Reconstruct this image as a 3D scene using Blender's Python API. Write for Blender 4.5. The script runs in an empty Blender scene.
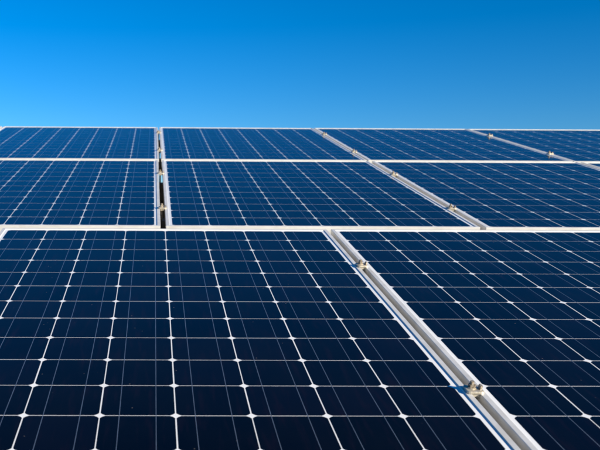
import bpy, bmesh, math, random
from mathutils import Vector, Matrix, Euler

random.seed(7)
scene = bpy.context.scene
col = scene.collection
R = math.radians

# ---------------------------------------------------------------- camera
TILT = R(12.0)                      # slope of the solar array
BASE_Z = 1.62                       # height of the array's reference point
ARRAY = Matrix.Translation((0, 0, BASE_Z)) @ Matrix.Rotation(TILT, 4, 'X')

cam_data = bpy.data.cameras.new("camera")
cam = bpy.data.objects.new("camera", cam_data)
col.objects.link(cam)
scene.camera = cam
cam_data.sensor_fit = 'HORIZONTAL'
cam_data.sensor_width = 36.0
cam_data.lens = 858.02 / 600 * 36.0
cam_data.shift_x = (300 - 162.79) / 600      # the photograph is a crop of a wider frame
cam_data.clip_start = 0.02
cam_data.clip_end = 6000
PITCH, YAW, ROLL = 0.21886, 0.01181, 0.00713
fw = Vector((math.sin(YAW) * math.cos(PITCH), math.cos(YAW) * math.cos(PITCH), -math.sin(PITCH)))
rt = Vector((math.cos(YAW), -math.sin(YAW), 0))
dn = fw.cross(rt)
c_, s_ = math.cos(ROLL), math.sin(ROLL)
rt2 = rt * c_ - dn * s_
dn2 = rt * s_ + dn * c_
m = Matrix((rt2, -dn2, -fw)).transposed().to_4x4()
m.translation = Vector((-0.0402, -2.74193, 0.62881))
cam.matrix_world = ARRAY @ m
cam_data.dof.use_dof = True
cam_data.dof.focus_distance = 2.1
cam_data.dof.aperture_fstop = 11.0

# ---------------------------------------------------------------- sky, sun, exposure
SUN_AZ = R(131)       # clockwise from +Y (the up-slope direction)
SUN_EL = R(19)
sun_vec = Vector((math.sin(SUN_AZ) * math.cos(SUN_EL), math.cos(SUN_AZ) * math.cos(SUN_EL), math.sin(SUN_EL)))

world = bpy.data.worlds.new("World")
scene.world = world
world.use_nodes = True
wt = world.node_tree
wt.nodes.clear()
wo = wt.nodes.new('ShaderNodeOutputWorld')
bg = wt.nodes.new('ShaderNodeBackground')
sky = wt.nodes.new('ShaderNodeTexSky')
sky.sky_type = 'NISHITA'
sky.sun_disc = False
sky.sun_elevation = SUN_EL
sky.sun_rotation = SUN_AZ
sky.altitude = 300
sky.air_density = 1.0
sky.dust_density = 0.0
sky.ozone_density = 8.0
hs = wt.nodes.new('ShaderNodeHueSaturation')
hs.inputs['Saturation'].default_value = 1.2
wt.links.new(sky.outputs[0], hs.inputs['Color'])
# clear-air polarisation: skylight is most polarised at 90 degrees from the sun, and the deep blue comes from filtering part of it
gtex = wt.nodes.new('ShaderNodeTexCoord')
dot = wt.nodes.new('ShaderNodeVectorMath'); dot.operation = 'DOT_PRODUCT'
dot.inputs[1].default_value = sun_vec
wt.links.new(gtex.outputs['Generated'], dot.inputs[0])


def wmath(op, a, b_):
    n = wt.nodes.new('ShaderNodeMath'); n.operation = op
    for i, v in enumerate((a, b_)):
        if hasattr(v, 'is_linked'):
            wt.links.new(v, n.inputs[i])
        else:
            n.inputs[i].default_value = v
    return n.outputs[0]


cos2 = wmath('MULTIPLY', dot.outputs['Value'], dot.outputs['Value'])
pol = wmath('DIVIDE', wmath('SUBTRACT', 1.0, cos2), wmath('ADD', 1.0, cos2))
keep = wmath('SUBTRACT', 1.0, wmath('MULTIPLY', pol, 0.27))
vm = wt.nodes.new('ShaderNodeVectorMath'); vm.operation = 'SCALE'
wt.links.new(hs.outputs[0], vm.inputs[0])
wt.links.new(keep, vm.inputs['Scale'])
wt.links.new(vm.outputs[0], bg.inputs['Color'])
bg.inputs['Strength'].default_value = 0.085
wt.links.new(bg.outputs[0], wo.inputs[0])

sun_data = bpy.data.lights.new("sun", 'SUN')
sun_data.energy = 4.5
sun_data.angle = R(0.5)
sun_data.color = (1.0, 0.90, 0.72)
sun = bpy.data.objects.new("sun", sun_data)
col.objects.link(sun)
sun.location = sun_vec * 50
sun.rotation_euler = (-sun_vec).to_track_quat('-Z', 'Y').to_euler()

scene.cycles.filter_width = 1.9
scene.view_settings.view_transform = 'Standard'
scene.view_settings.look = 'None'
scene.view_settings.exposure = 1.0
scene.view_settings.gamma = 1.0
scene.view_settings.use_curve_mapping = False


# ---------------------------------------------------------------- materials
def new_mat(name):
    mt = bpy.data.materials.new(name)
    mt.use_nodes = True
    nt = mt.node_tree
    b = nt.nodes['Principled BSDF']
    return mt, nt, b


def node(nt, kind, **kw):
    n = nt.nodes.new(kind)
    for k, v in kw.items():
        setattr(n, k, v)
    return n


def ramp(nt, src, stops):
    r = nt.nodes.new('ShaderNodeValToRGB')
    els = r.color_ramp.elements
    while len(els) < len(stops):
        els.new(0.5)
    for e, (p, c) in zip(els, stops):
        e.position = p
        e.color = c if len(c) == 4 else (*c, 1)
    nt.links.new(src, r.inputs[0])
    return r.outputs[0]


def mix(nt, fac, a, b, blend='MIX'):
    n = nt.nodes.new('ShaderNodeMix')
    n.data_type = 'RGBA'
    n.blend_type = blend
    for sock, v in ((0, fac), (6, a), (7, b)):
        if hasattr(v, 'is_linked'):
            nt.links.new(v, n.inputs[sock])
        elif isinstance(v, (int, float)):
            n.inputs[sock].default_value = v
        else:
            n.inputs[sock].default_value = (*v, 1)
    return n.outputs[2]


def noise(nt, vec, scale, detail=3, rough=0.55):
    n = nt.nodes.new('ShaderNodeTexNoise')
    n.inputs['Scale'].default_value = scale
    n.inputs['Detail'].default_value = detail
    n.inputs['Roughness'].default_value = rough
    if vec is not None:
        nt.links.new(vec, n.inputs['Vector'])
    return n.outputs['Fac']


def world_pos(nt):
    return nt.nodes.new('ShaderNodeNewGeometry').outputs['Position']


def scaled(nt, vec, s):
    mp = nt.nodes.new('ShaderNodeMapping')
    mp.inputs['Scale'].default_value = s
    nt.links.new(vec, mp.inputs['Vector'])
    return mp.outputs[0]


def dust_mask(nt, pos):
    """sparse specks and a faint film of dust lying on the glass"""
    v = node(nt, 'ShaderNodeTexVoronoi')
    v.inputs['Scale'].default_value = 55
    nt.links.new(pos, v.inputs['Vector'])
    speck = ramp(nt, v.outputs['Distance'], [(0.0, (1, 1, 1)), (0.055, (1, 1, 1)), (0.09, (0, 0, 0))])
    keep = ramp(nt, noise(nt, pos, 23, 2), [(0.0, (0, 0, 0)), (0.60, (0, 0, 0)), (0.66, (1, 1, 1))])
    return mix(nt, 1.0, speck, keep, 'MULTIPLY')


# silicon cell seen through the laminated glass
cell_mat, nt, b = new_mat("silicon_cell")
pos = world_pos(nt)
oi = nt.nodes.new('ShaderNodeObjectInfo')
tc = nt.nodes.new('ShaderNodeTexCoord').outputs['Object']
base = ramp(nt, oi.outputs['Random'], [(0.0, (0.0003, 0.0005, 0.0012)), (0.5, (0.0006, 0.0007, 0.0018)), (1.0, (0.0012, 0.0011, 0.0034))])
addv = node(nt, 'ShaderNodeVectorMath', operation='ADD')
nt.links.new(tc, addv.inputs[0])
cmb = nt.nodes.new('ShaderNodeCombineXYZ')
mul = node(nt, 'ShaderNodeMath', operation='MULTIPLY')
mul.inputs[1].default_value = 40
nt.links.new(oi.outputs['Random'], mul.inputs[0])
nt.links.new(mul.outputs[0], cmb.inputs[0])
nt.links.new(cmb.outputs[0], addv.inputs[1])
streak = noise(nt, scaled(nt, addv.outputs[0], (60, 7, 1)), 1.0, 3)
sfac = ramp(nt, streak, [(0.52, (0, 0, 0)), (0.75, (0.7, 0.7, 0.7))])
base = mix(nt, sfac, base, (0.0050, 0.0020, 0.0044))
dm = dust_mask(nt, pos)
film = ramp(nt, noise(nt, pos, 5, 4, 0.65), [(0.35, (0, 0, 0)), (0.8, (0.005, 0.005, 0.005))])
base = mix(nt, film, base, (0.35, 0.31, 0.26))
mm = nt.nodes.new('ShaderNodeMath'); mm.operation = 'MULTIPLY'; mm.inputs[1].default_value = 0.3
nt.links.new(dm, mm.inputs[0])
base = mix(nt, mm.outputs[0], base, (0.42, 0.38, 0.33))
nt.links.new(base, b.inputs['Base Color'])
b.inputs['Roughness'].default_value = 0.9
b.inputs['Specular IOR Level'].default_value = 0.0
b.inputs['Coat Weight'].default_value = 1.0
b.inputs['Coat IOR'].default_value = 1.24
rr = ramp(nt, noise(nt, pos, 9, 4), [(0.3, (0.06, 0.06, 0.06)), (0.8, (0.17, 0.17, 0.17))])
nt.links.new(rr, b.inputs['Coat Roughness'])
bp = nt.nodes.new('ShaderNodeBump')
bp.inputs['Strength'].default_value = 0.02
bp.inputs['Distance'].default_value = 0.002
nt.links.new(noise(nt, pos, 420, 2), bp.inputs['Height'])
nt.links.new(bp.outputs[0], b.inputs['Coat Normal'])

# white backing sheet
sheet_mat, nt, b = new_mat("white_backsheet")
pos = world_pos(nt)
w = ramp(nt, noise(nt, pos, 14, 4), [(0.3, (0.70, 0.70, 0.69)), (0.75, (0.78, 0.78, 0.775))])
nt.links.new(w, b.inputs['Base Color'])
b.inputs['Roughness'].default_value = 0.6
b.inputs['Coat Weight'].default_value = 1.0
b.inputs['Coat IOR'].default_value = 1.2
b.inputs['Coat Roughness'].default_value = 0.07

# tinned copper ribbon
ribbon_mat, nt, b = new_mat("tinned_ribbon")
pos = world_pos(nt)
w = ramp(nt, noise(nt, pos, 35, 3), [(0.3, (0.32, 0.35, 0.35)), (0.7, (0.46, 0.49, 0.48))])
nt.links.new(w, b.inputs['Base Color'])
b.inputs['Metallic'].default_value = 0.8
b.inputs['Roughness'].default_value = 0.35
b.inputs['Coat Weight'].default_value = 1.0
b.inputs['Coat IOR'].default_value = 1.2
b.inputs['Coat Roughness'].default_value = 0.07

# anodised aluminium
frame_mat, nt, b = new_mat("anodised_aluminium")
pos = world_pos(nt)
w = ramp(nt, noise(nt, scaled(nt, pos, (6, 6, 40)), 2.0, 5, 0.6), [(0.3, (0.61, 0.595, 0.56)), (0.75, (0.74, 0.725, 0.69))])
grime = ramp(nt, noise(nt, pos, 11, 5, 0.7), [(0.50, (0, 0, 0)), (0.8, (0.5, 0.5, 0.5))])
w = mix(nt, grime, w, (0.40, 0.36, 0.29))
nt.links.new(w, b.inputs['Base Color'])
b.inputs['Metallic'].default_value = 0.25
rr = ramp(nt, noise(nt, pos, 26, 4), [(0.3, (0.34, 0.34, 0.34)), (0.8, (0.5, 0.5, 0.5))])
nt.links.new(rr, b.inputs['Roughness'])

# weathered clamp metal
clamp_mat, nt, b = new_mat("weathered_clamp_metal")
pos = world_pos(nt)
w = ramp(nt, noise(nt, pos, 130, 4, 0.65), [(0.3, (0.28, 0.22, 0.15)), (0.5, (0.50, 0.445, 0.35)), (0.75, (0.64, 0.60, 0.51))])
nt.links.new(w, b.inputs['Base Color'])
b.inputs['Metallic'].default_value = 0.45
b.inputs['Roughness'].default_value = 0.42
bp = nt.nodes.new('ShaderNodeBump'); bp.inputs['Strength'].default_value = 0.25; bp.inputs['Distance'].default_value = 0.001
nt.links.new(noise(nt, pos, 300, 3), bp.inputs['Height']); nt.links.new(bp.outputs[0], b.inputs['Normal'])

bolt_mat, nt, b = new_mat("rusty_bolt")
pos = world_pos(nt)
w = ramp(nt, noise(nt, pos, 260, 4, 0.65), [(0.35, (0.08, 0.055, 0.035)), (0.5, (0.28, 0.225, 0.16)), (0.68, (0.56, 0.51, 0.43))])
nt.links.new(w, b.inputs['Base Color'])
b.inputs['Metallic'].default_value = 0.4
b.inputs['Roughness'].default_value = 0.55

steel_mat, nt, b = new_mat("dark_galvanised_steel")
pos = world_pos(nt)
w = ramp(nt, noise(nt, pos, 18, 5, 0.65), [(0.3, (0.05, 0.048, 0.045)), (0.7, (0.10, 0.095, 0.09))])
nt.links.new(w, b.inputs['Base Color'])
b.inputs['Metallic'].default_value = 0.3
b.inputs['Roughness'].default_value = 0.6

ground_mat, nt, b = new_mat("dry_grassy_earth")
pos = world_pos(nt)
a1 = ramp(nt, noise(nt, pos, 1.3, 6, 0.65), [(0.32, (0.10, 0.085, 0.045)), (0.55, (0.20, 0.165, 0.10)), (0.75, (0.29, 0.245, 0.17))])
a2 = ramp(nt, noise(nt, pos, 38, 4, 0.7), [(0.3, (0.55, 0.55, 0.55)), (0.7, (1.0, 1.0, 1.0))])
nt.links.new(mix(nt, 1.0, a1, a2, 'MULTIPLY'), b.inputs['Base Color'])
b.inputs['Roughness'].default_value = 0.95
bp = nt.nodes.new('ShaderNodeBump'); bp.inputs['Strength'].default_value = 0.6; bp.inputs['Distance'].default_value = 0.03
nt.links.new(noise(nt, pos, 22, 5), bp.inputs['Height']); nt.links.new(bp.outputs[0], b.inputs['Normal'])


# ---------------------------------------------------------------- helpers
def mesh_from(name, bm, mat):
    bmesh.ops.recalc_face_normals(bm, faces=bm.faces)
    me = bpy.data.meshes.new(name)
    bm.to_mesh(me)
    bm.free()
    me.materials.append(mat)
    return me


def link(name, data, parent=None, matrix=None):
    o = bpy.data.objects.new(name, data)
    col.objects.link(o)
    if parent is not None:
        o.parent = parent
        if matrix is not None:
            o.matrix_local = matrix
    elif matrix is not None:
        o.matrix_world = matrix
    return o


def tag(o, label=None, cat=None, group=None, kind=None):
    if label: o['label'] = label
    if cat: o['category'] = cat
    if group: o['group'] = group
    if kind: o['kind'] = kind
    return o


def add_box(bm, x0, x1, y0, y1, z0, z1):
    vs = [bm.verts.new((x, y, z)) for z in (z0, z1) for y in (y0, y1) for x in (x0, x1)]
    for f in ((0, 1, 3, 2), (4, 6, 7, 5), (0, 4, 5, 1), (2, 3, 7, 6), (0, 2, 6, 4), (1, 5, 7, 3)):
        bm.faces.new([vs[i] for i in f])
    return vs


def add_prism(bm, pts, z0, z1):
    lo = [bm.verts.new((x, y, z0)) for x, y in pts]
    hi = [bm.verts.new((x, y, z1)) for x, y in pts]
    n = len(pts)
    bm.faces.new(lo[::-1])
    bm.faces.new(hi)
    for i in range(n):
        bm.faces.new((lo[i], lo[(i + 1) % n], hi[(i + 1) % n], hi[i]))
    return lo + hi


def add_extruded(bm, profile, p0, p1, mitre0=0.0, mitre1=0.0):
    """profile of (inward, z) pairs swept along +X from p0 to p1; the ends are mitred by the inward offset"""
    a = [bm.verts.new((p0 + mitre0 * u, u, z)) for u, z in profile]
    c = [bm.verts.new((p1 - mitre1 * u, u, z)) for u, z in profile]
    n = len(profile)
    for i in range(n):
        bm.faces.new((a[i], a[(i + 1) % n], c[(i + 1) % n], c[i]))
    bm.faces.new(a[::-1])
    bm.faces.new(c)


def ring(n, r, phase=0.0):
    return [(r * math.cos(phase + 2 * math.pi * i / n), r * math.sin(phase + 2 * math.pi * i / n)) for i in range(n)]


# ---------------------------------------------------------------- ground
bm = bmesh.new()
rings = [0.0, 3, 8, 20, 60, 200, 700, 2500]
prev = [bm.verts.new((0, 0, 0))]
for r in rings[1:]:
    cur = [bm.verts.new((r * math.cos(2 * math.pi * i / 48), r * math.sin(2 * math.pi * i / 48),
                         random.uniform(-0.05, 0.05) if r < 30 else 0)) for i in range(48)]
    for i in range(48):
        j = (i + 1) % 48
        if len(prev) == 1:
            bm.faces.new((prev[0], cur[i], cur[j]))
        else:
            bm.faces.new((prev[i], cur[i], cur[j], prev[j]))
    prev = cur
g = link("ground", mesh_from("ground", bm, ground_mat))
tag(g, "dry grassy earth below the solar array", "ground", kind="structure")

# ---------------------------------------------------------------- panel dimensions (metres)
PC, PR = 0.1285, 0.127              # cell pitch across and up the slope
NC, NR = 8, 12
GAPC, GAPR = 0.0021, 0.0016         # white lines between cells
MARGIN, LIP = 0.0104, 0.0110
CW, CH = PC - GAPC, PR - GAPR
HW = (NC * PC - GAPC) / 2 + MARGIN + LIP
HL = (NR * PR - GAPR) / 2 + 0.011 + LIP
PITCH_X = 8 * PC + 0.0555

DEPTH = 0.046

# ---- shared part meshes
CH_ = 0.0086
cx, cy = CW / 2, CH / 2
bm = bmesh.new()
# the corners are arcs of the round wafer the cell was cut from
pts = []
for sx, sy in ((1, 1), (-1, 1), (-1, -1), (1, -1)):
    arc = [(sx * cx, sy * (cy - CH_)), (sx * (cx - CH_ * 0.42), sy * (cy - CH_ * 0.42)), (sx * (cx - CH_), sy * cy)]
    pts += arc if sx * sy > 0 else arc[::-1]
add_prism(bm, pts, -0.00005, 0.0)
cell_mesh = mesh_from("solar_cell", bm, cell_mat)

bm = bmesh.new()
rl = (NR * PR) / 2 + 0.001
add_box(bm, -0.0005, 0.0005, -rl, rl, 0.00001, 0.00006)
ribbon_mesh = mesh_from("busbar_ribbon", bm, ribbon_mat)

bm = bmesh.new()
add_box(bm, -HW + 0.0022, HW - 0.0022, -HL + 0.0022, HL - 0.0022, -0.006, -0.00006)
sheet_mesh = mesh_from("backsheet", bm, sheet_mat)


def frame_bar_mesh(half):
    prof = [(0, -DEPTH + 0.003), (0, 0.0018), (0.0006, 0.0024), (LIP - 0.0005, 0.0024), (LIP, 0.0019), (LIP, 0.0),
            (0.0020, 0.0), (0.0020, -DEPTH + 0.005), (0.026, -DEPTH + 0.005), (0.026, -DEPTH + 0.003)]
    bm = bmesh.new()
    add_extruded(bm, prof, -half, half, 1.0, 1.0)
    return mesh_from("frame_bar", bm, frame_mat)


bar_long = frame_bar_mesh(HL)
bar_short = frame_bar_mesh(HW)


def make_panel(x, y, z, label, group):
    jit = Euler((random.uniform(-.0006, .0006), random.uniform(-.0006, .0006), random.uniform(-.0004, .0004))).to_matrix().to_4x4()
    root = link("solar_panel", None, None, ARRAY @ Matrix.Translation((x, y, z + random.uniform(-.0005, .0005))) @ jit)
    root.empty_display_size = 0.2
    tag(root, label, "solar panel", group)
    link("backsheet", sheet_mesh, root)
    link("frame_bar", bar_short, root, Matrix.Translation((0, -HL, 0)))
    link("frame_bar", bar_short, root, Matrix.Translation((0, HL, 0)) @ Matrix.Rotation(math.pi, 4, 'Z'))
    link("frame_bar", bar_long, root, Matrix.Translation((HW, 0, 0)) @ Matrix.Rotation(math.pi / 2, 4, 'Z'))
    link("frame_bar", bar_long, root, Matrix.Translation((-HW, 0, 0)) @ Matrix.Rotation(-math.pi / 2, 4, 'Z'))
    for c in range(NC):
        xc = (c - (NC - 1) / 2) * PC
        for r in range(NR):
            yc = ((NR - 1) / 2 - r) * PR
            link("solar_cell", cell_mesh, root, Matrix.Translation((xc + random.uniform(-.0003, .0003), yc + random.uniform(-.0002, .0002), 0)))
        for s in (-1, 1):
            link("busbar_ribbon", ribbon_mesh, root, Matrix.Translation((xc + s * 0.0311 + random.uniform(-.0003, .0003), 0, 0)))
    return root


# rows: y of the panel centre, x of the first panel
YF = -NR * PR / 2
YM = YF + 1.5951 + 0.0455
YT = YF + 3.1719 + 0.0490
ZM, ZT = -0.008, -0.006              # the rows behind sit slightly lower
XMS = {-1: -0.5488, 0: 0.5394, 1: 1.6288, 2: 2.7178}
XTS = {-2: -1.6280, -1: -0.5450, 0: 0.5365, 1: 1.6140, 2: 2.6900}

front = [
    (0, "near-black solar panel in the nearest row, left of the wide open gap with two clamps"),
    (1, "near-black solar panel in the nearest row, right of the wide open gap with two clamps"),
]
for k, lab in front:
    make_panel(k * PITCH_X, YF, 0.0, lab, "solar panels in the nearest row")
middle = [
    (-1, "deep blue solar panel in the middle row, left of the narrow black gap"),
    (0, "deep blue solar panel in the middle row, between black gap and slanting gap"),
    (1, "deep blue solar panel in the middle row, right of the long pale slanting gap"),
    (2, "sliver of the middle row's rightmost solar panel at the photo's right edge"),
]
for k, lab in middle:
    make_panel(XMS[k], YM, ZM, lab, "solar panels in the middle row")
back = [
    (-2, "corner of the leftmost solar panel in the top row, just showing at the left edge"),
    (-1, "blue solar panel in the top row under the sky, left of the narrow black gap"),
    (0, "blue solar panel in the top row under the sky, right of the narrow black gap"),
    (1, "blue solar panel in the top row under the sky, between the two slanting pale gaps"),
    (2, "blue solar panel ending the top row, right of the upper right slanting gap"),
]
for k, lab in back:
    make_panel(XTS[k], YT, ZT, lab, "solar panels in the top row")

# ---------------------------------------------------------------- racking under the panels
CL = 0.428
rail_rows = [("nearest", -1.296), ("nearest", -0.440), ("middle", 0.408), ("middle", 1.213), ("top", 2.0), ("top", 2.86)]
X0, X1 = -2.2, 3.3
for i, (row, y) in enumerate(rail_rows):
    bm = bmesh.new()
    # C channel: web and two flanges
    prof = [(-0.02, -0.044), (0.03, -0.044), (0.03, -0.056), (0.0265, -0.056), (0.0265, -0.0475), (-0.0165, -0.0475),
            (-0.0165, -0.1215), (0.0265, -0.1215), (0.0265, -0.113), (0.03, -0.113), (0.03, -0.125), (-0.02, -0.125)]
    xa, xb = (X0, X1) if row != "nearest" else (X0 + 1.5, X1 - 1.3)
    add_extruded(bm, prof, xa, xb)
    o = link("mounting_rail", mesh_from("mounting_rail", bm, steel_mat), None, ARRAY @ Matrix.Translation((0, y, {"nearest": 0, "middle": ZM, "top": ZT}[row])))
    tag(o, "dark steel channel rail under the %s clamps of the %s row of panels" % ("lower" if i % 2 == 0 else "upper", row), "rail", "rails under the panels")

# deep girders across the slope carrying the rafters, on posts
for y, word in ((1.213, "middle"), (-0.440, "nearest")):
    bm = bmesh.new()
    add_box(bm, -2.15, 3.25, -0.035, 0.035, -0.32, -0.136)
    o = link("girder", mesh_from("girder", bm, steel_mat), None, ARRAY @ Matrix.Translation((0, y, 0)))
    tag(o, "dark steel girder across the underside of the %s row" % word, "girder", "girders under the array")
    for k, px in enumerate((-1.5, 0.62, 2.55)):
        p = ARRAY @ Vector((px, y, -0.30))
        bm = bmesh.new()
        # I-shaped post
        add_box(bm, -0.05, 0.05, -0.045, -0.037, -0.2, p.z + 0.0)
        add_box(bm, -0.05, 0.05, 0.037, 0.045, -0.2, p.z + 0.0)
        add_box(bm, -0.004, 0.004, -0.037, 0.037, -0.2, p.z + 0.0)
        o = link("support_post", mesh_from("support_post", bm, steel_mat), None, Matrix.Translation((p.x, p.y, 0)))
        tag(o, "%s steel post under the girder of the %s row" % (("left", "centre", "right")[k], word), "post", "posts under the array")

# ---------------------------------------------------------------- clamps over the gaps
# saddle plate: rounded outline, folded front and back edges, a raised ear
bm = bmesh.new()
PXH, PYH, RAD = 0.0155, 0.0165, 0.006
out = []
for sx, sy, a0 in ((1, 1, 0), (-1, 1, 90), (-1, -1, 180), (1, -1, 270)):
    for k in range(4):
        a = R(a0 + 30 * k)
        out.append((sx * (PXH - RAD) + RAD * math.cos(a), sy * (PYH - RAD) + RAD * math.sin(a)))
add_prism(bm, out, 0.0026, 0.0072)
top = [e for e in bm.edges if all(v.co.z > 0.007 for v in e.verts)]
bmesh.ops.bevel(bm, geom=top, offset=0.0012, segments=2, affect='EDGES', profile=0.5)
# lips that hang down into the gap
add_box(bm, -0.0070, 0.0070, -0.0140, -0.0115, -0.004, 0.0028)
add_box(bm, -0.0070, 0.0070, 0.0115, 0.0140, -0.004, 0.0028)
plate_mesh = mesh_from("clamp_plate", bm, clamp_mat)

bm = bmesh.new()
vs = add_prism(bm, [(0.0085, -0.009), (0.0122, -0.009), (0.0122, 0.006), (0.0085, 0.006)], 0.0070, 0.0142)
for v in vs:
    if v.co.z > 0.012:
        v.co.x += 0.0018
        v.co.y *= 0.75
ear_mesh = mesh_from("raised_ear", bm, bolt_mat)

bm = bmesh.new()
add_prism(bm, ring(6, 0.0068, 0.3), 0.0088, 0.0142)      # hexagon nut
nut_mesh = mesh_from("hex_nut", bm, bolt_mat)
bm = bmesh.new()
add_prism(bm, ring(14, 0.0085), 0.0073, 0.0089)
washer_mesh = mesh_from("washer", bm, clamp_mat)
bm = bmesh.new()
zz = -0.050
add_prism(bm, ring(10, 0.0038), zz, 0.0090)
z = 0.0142
while z < 0.0195:                                          # thread ridges
    add_prism(bm, ring(10, 0.0040), z, z + 0.0010)
    add_prism(bm, ring(10, 0.0034), z + 0.0010, z + 0.0020)
    z += 0.0020
shaft_mesh = mesh_from("threaded_bolt", bm, bolt_mat)


def make_clamp(x, y, z, label, group):
    mtx = ARRAY @ Matrix.Translation((x, y, z)) @ Matrix.Rotation(random.uniform(-.10, .10), 4, 'Z')
    root = link("panel_clamp", None, None, mtx)
    root.empty_display_size = 0.03
    tag(root, label, "clamp", group)
    link("clamp_plate", plate_mesh, root)
    link("raised_ear", ear_mesh, root)
    tl = Matrix.Translation((-0.003, 0.002, 0)) @ Matrix.Rotation(random.uniform(0, 1), 4, 'Z')
    link("washer", washer_mesh, root, tl)
    link("hex_nut", nut_mesh, root, tl)
    link("threaded_bolt", shaft_mesh, root, tl)


GF = PITCH_X / 2
def mid(xs, k):
    return (xs[k] + xs[k + 1]) / 2


clamps = [
    (GF, -1.296, 0, "largest and nearest tan clamp with a rusty bolt, low in the wide front gap"),
    (GF, -0.440, 0, "tan clamp with a rusty bolt, the upper one in the wide front gap"),
    (mid(XMS, -1), 0.399, ZM, "small clamp low in the narrow black gap, just above the nearest row"),
    (mid(XMS, -1), 1.217, ZM, "small clamp in the narrow black gap just below the seam of middle and top rows"),
    (mid(XTS, -1), 2.018, ZT, "small clamp in the narrow black gap just above the seam of middle and top rows"),
    (mid(XTS, -1), 2.894, ZT, "tiny clamp at the top of the narrow black gap, under the sky"),
    (mid(XMS, 0), 0.415, ZM, "clamp lowest on the long pale slanting gap, near the nearest row"),
    (mid(XMS, 0), 1.209, ZM, "clamp on the long pale slanting gap just below the seam of middle and top rows"),
    (mid(XTS, 0), 1.985, ZT, "clamp on the long pale slanting gap just above the seam of middle and top rows"),
    (mid(XTS, 0), 2.835, ZT, "clamp highest on the long pale slanting gap, near the sky"),
    (mid(XTS, 1), 1.95, ZT, "clamp on the upper right slanting gap, the lower of its two"),
    (mid(XTS, 1), 2.820, ZT, "clamp on the upper right slanting gap, the higher of its two"),
]
for x, y, z, lab in clamps:
    make_clamp(x, y, z, lab, "clamps holding the solar panels")
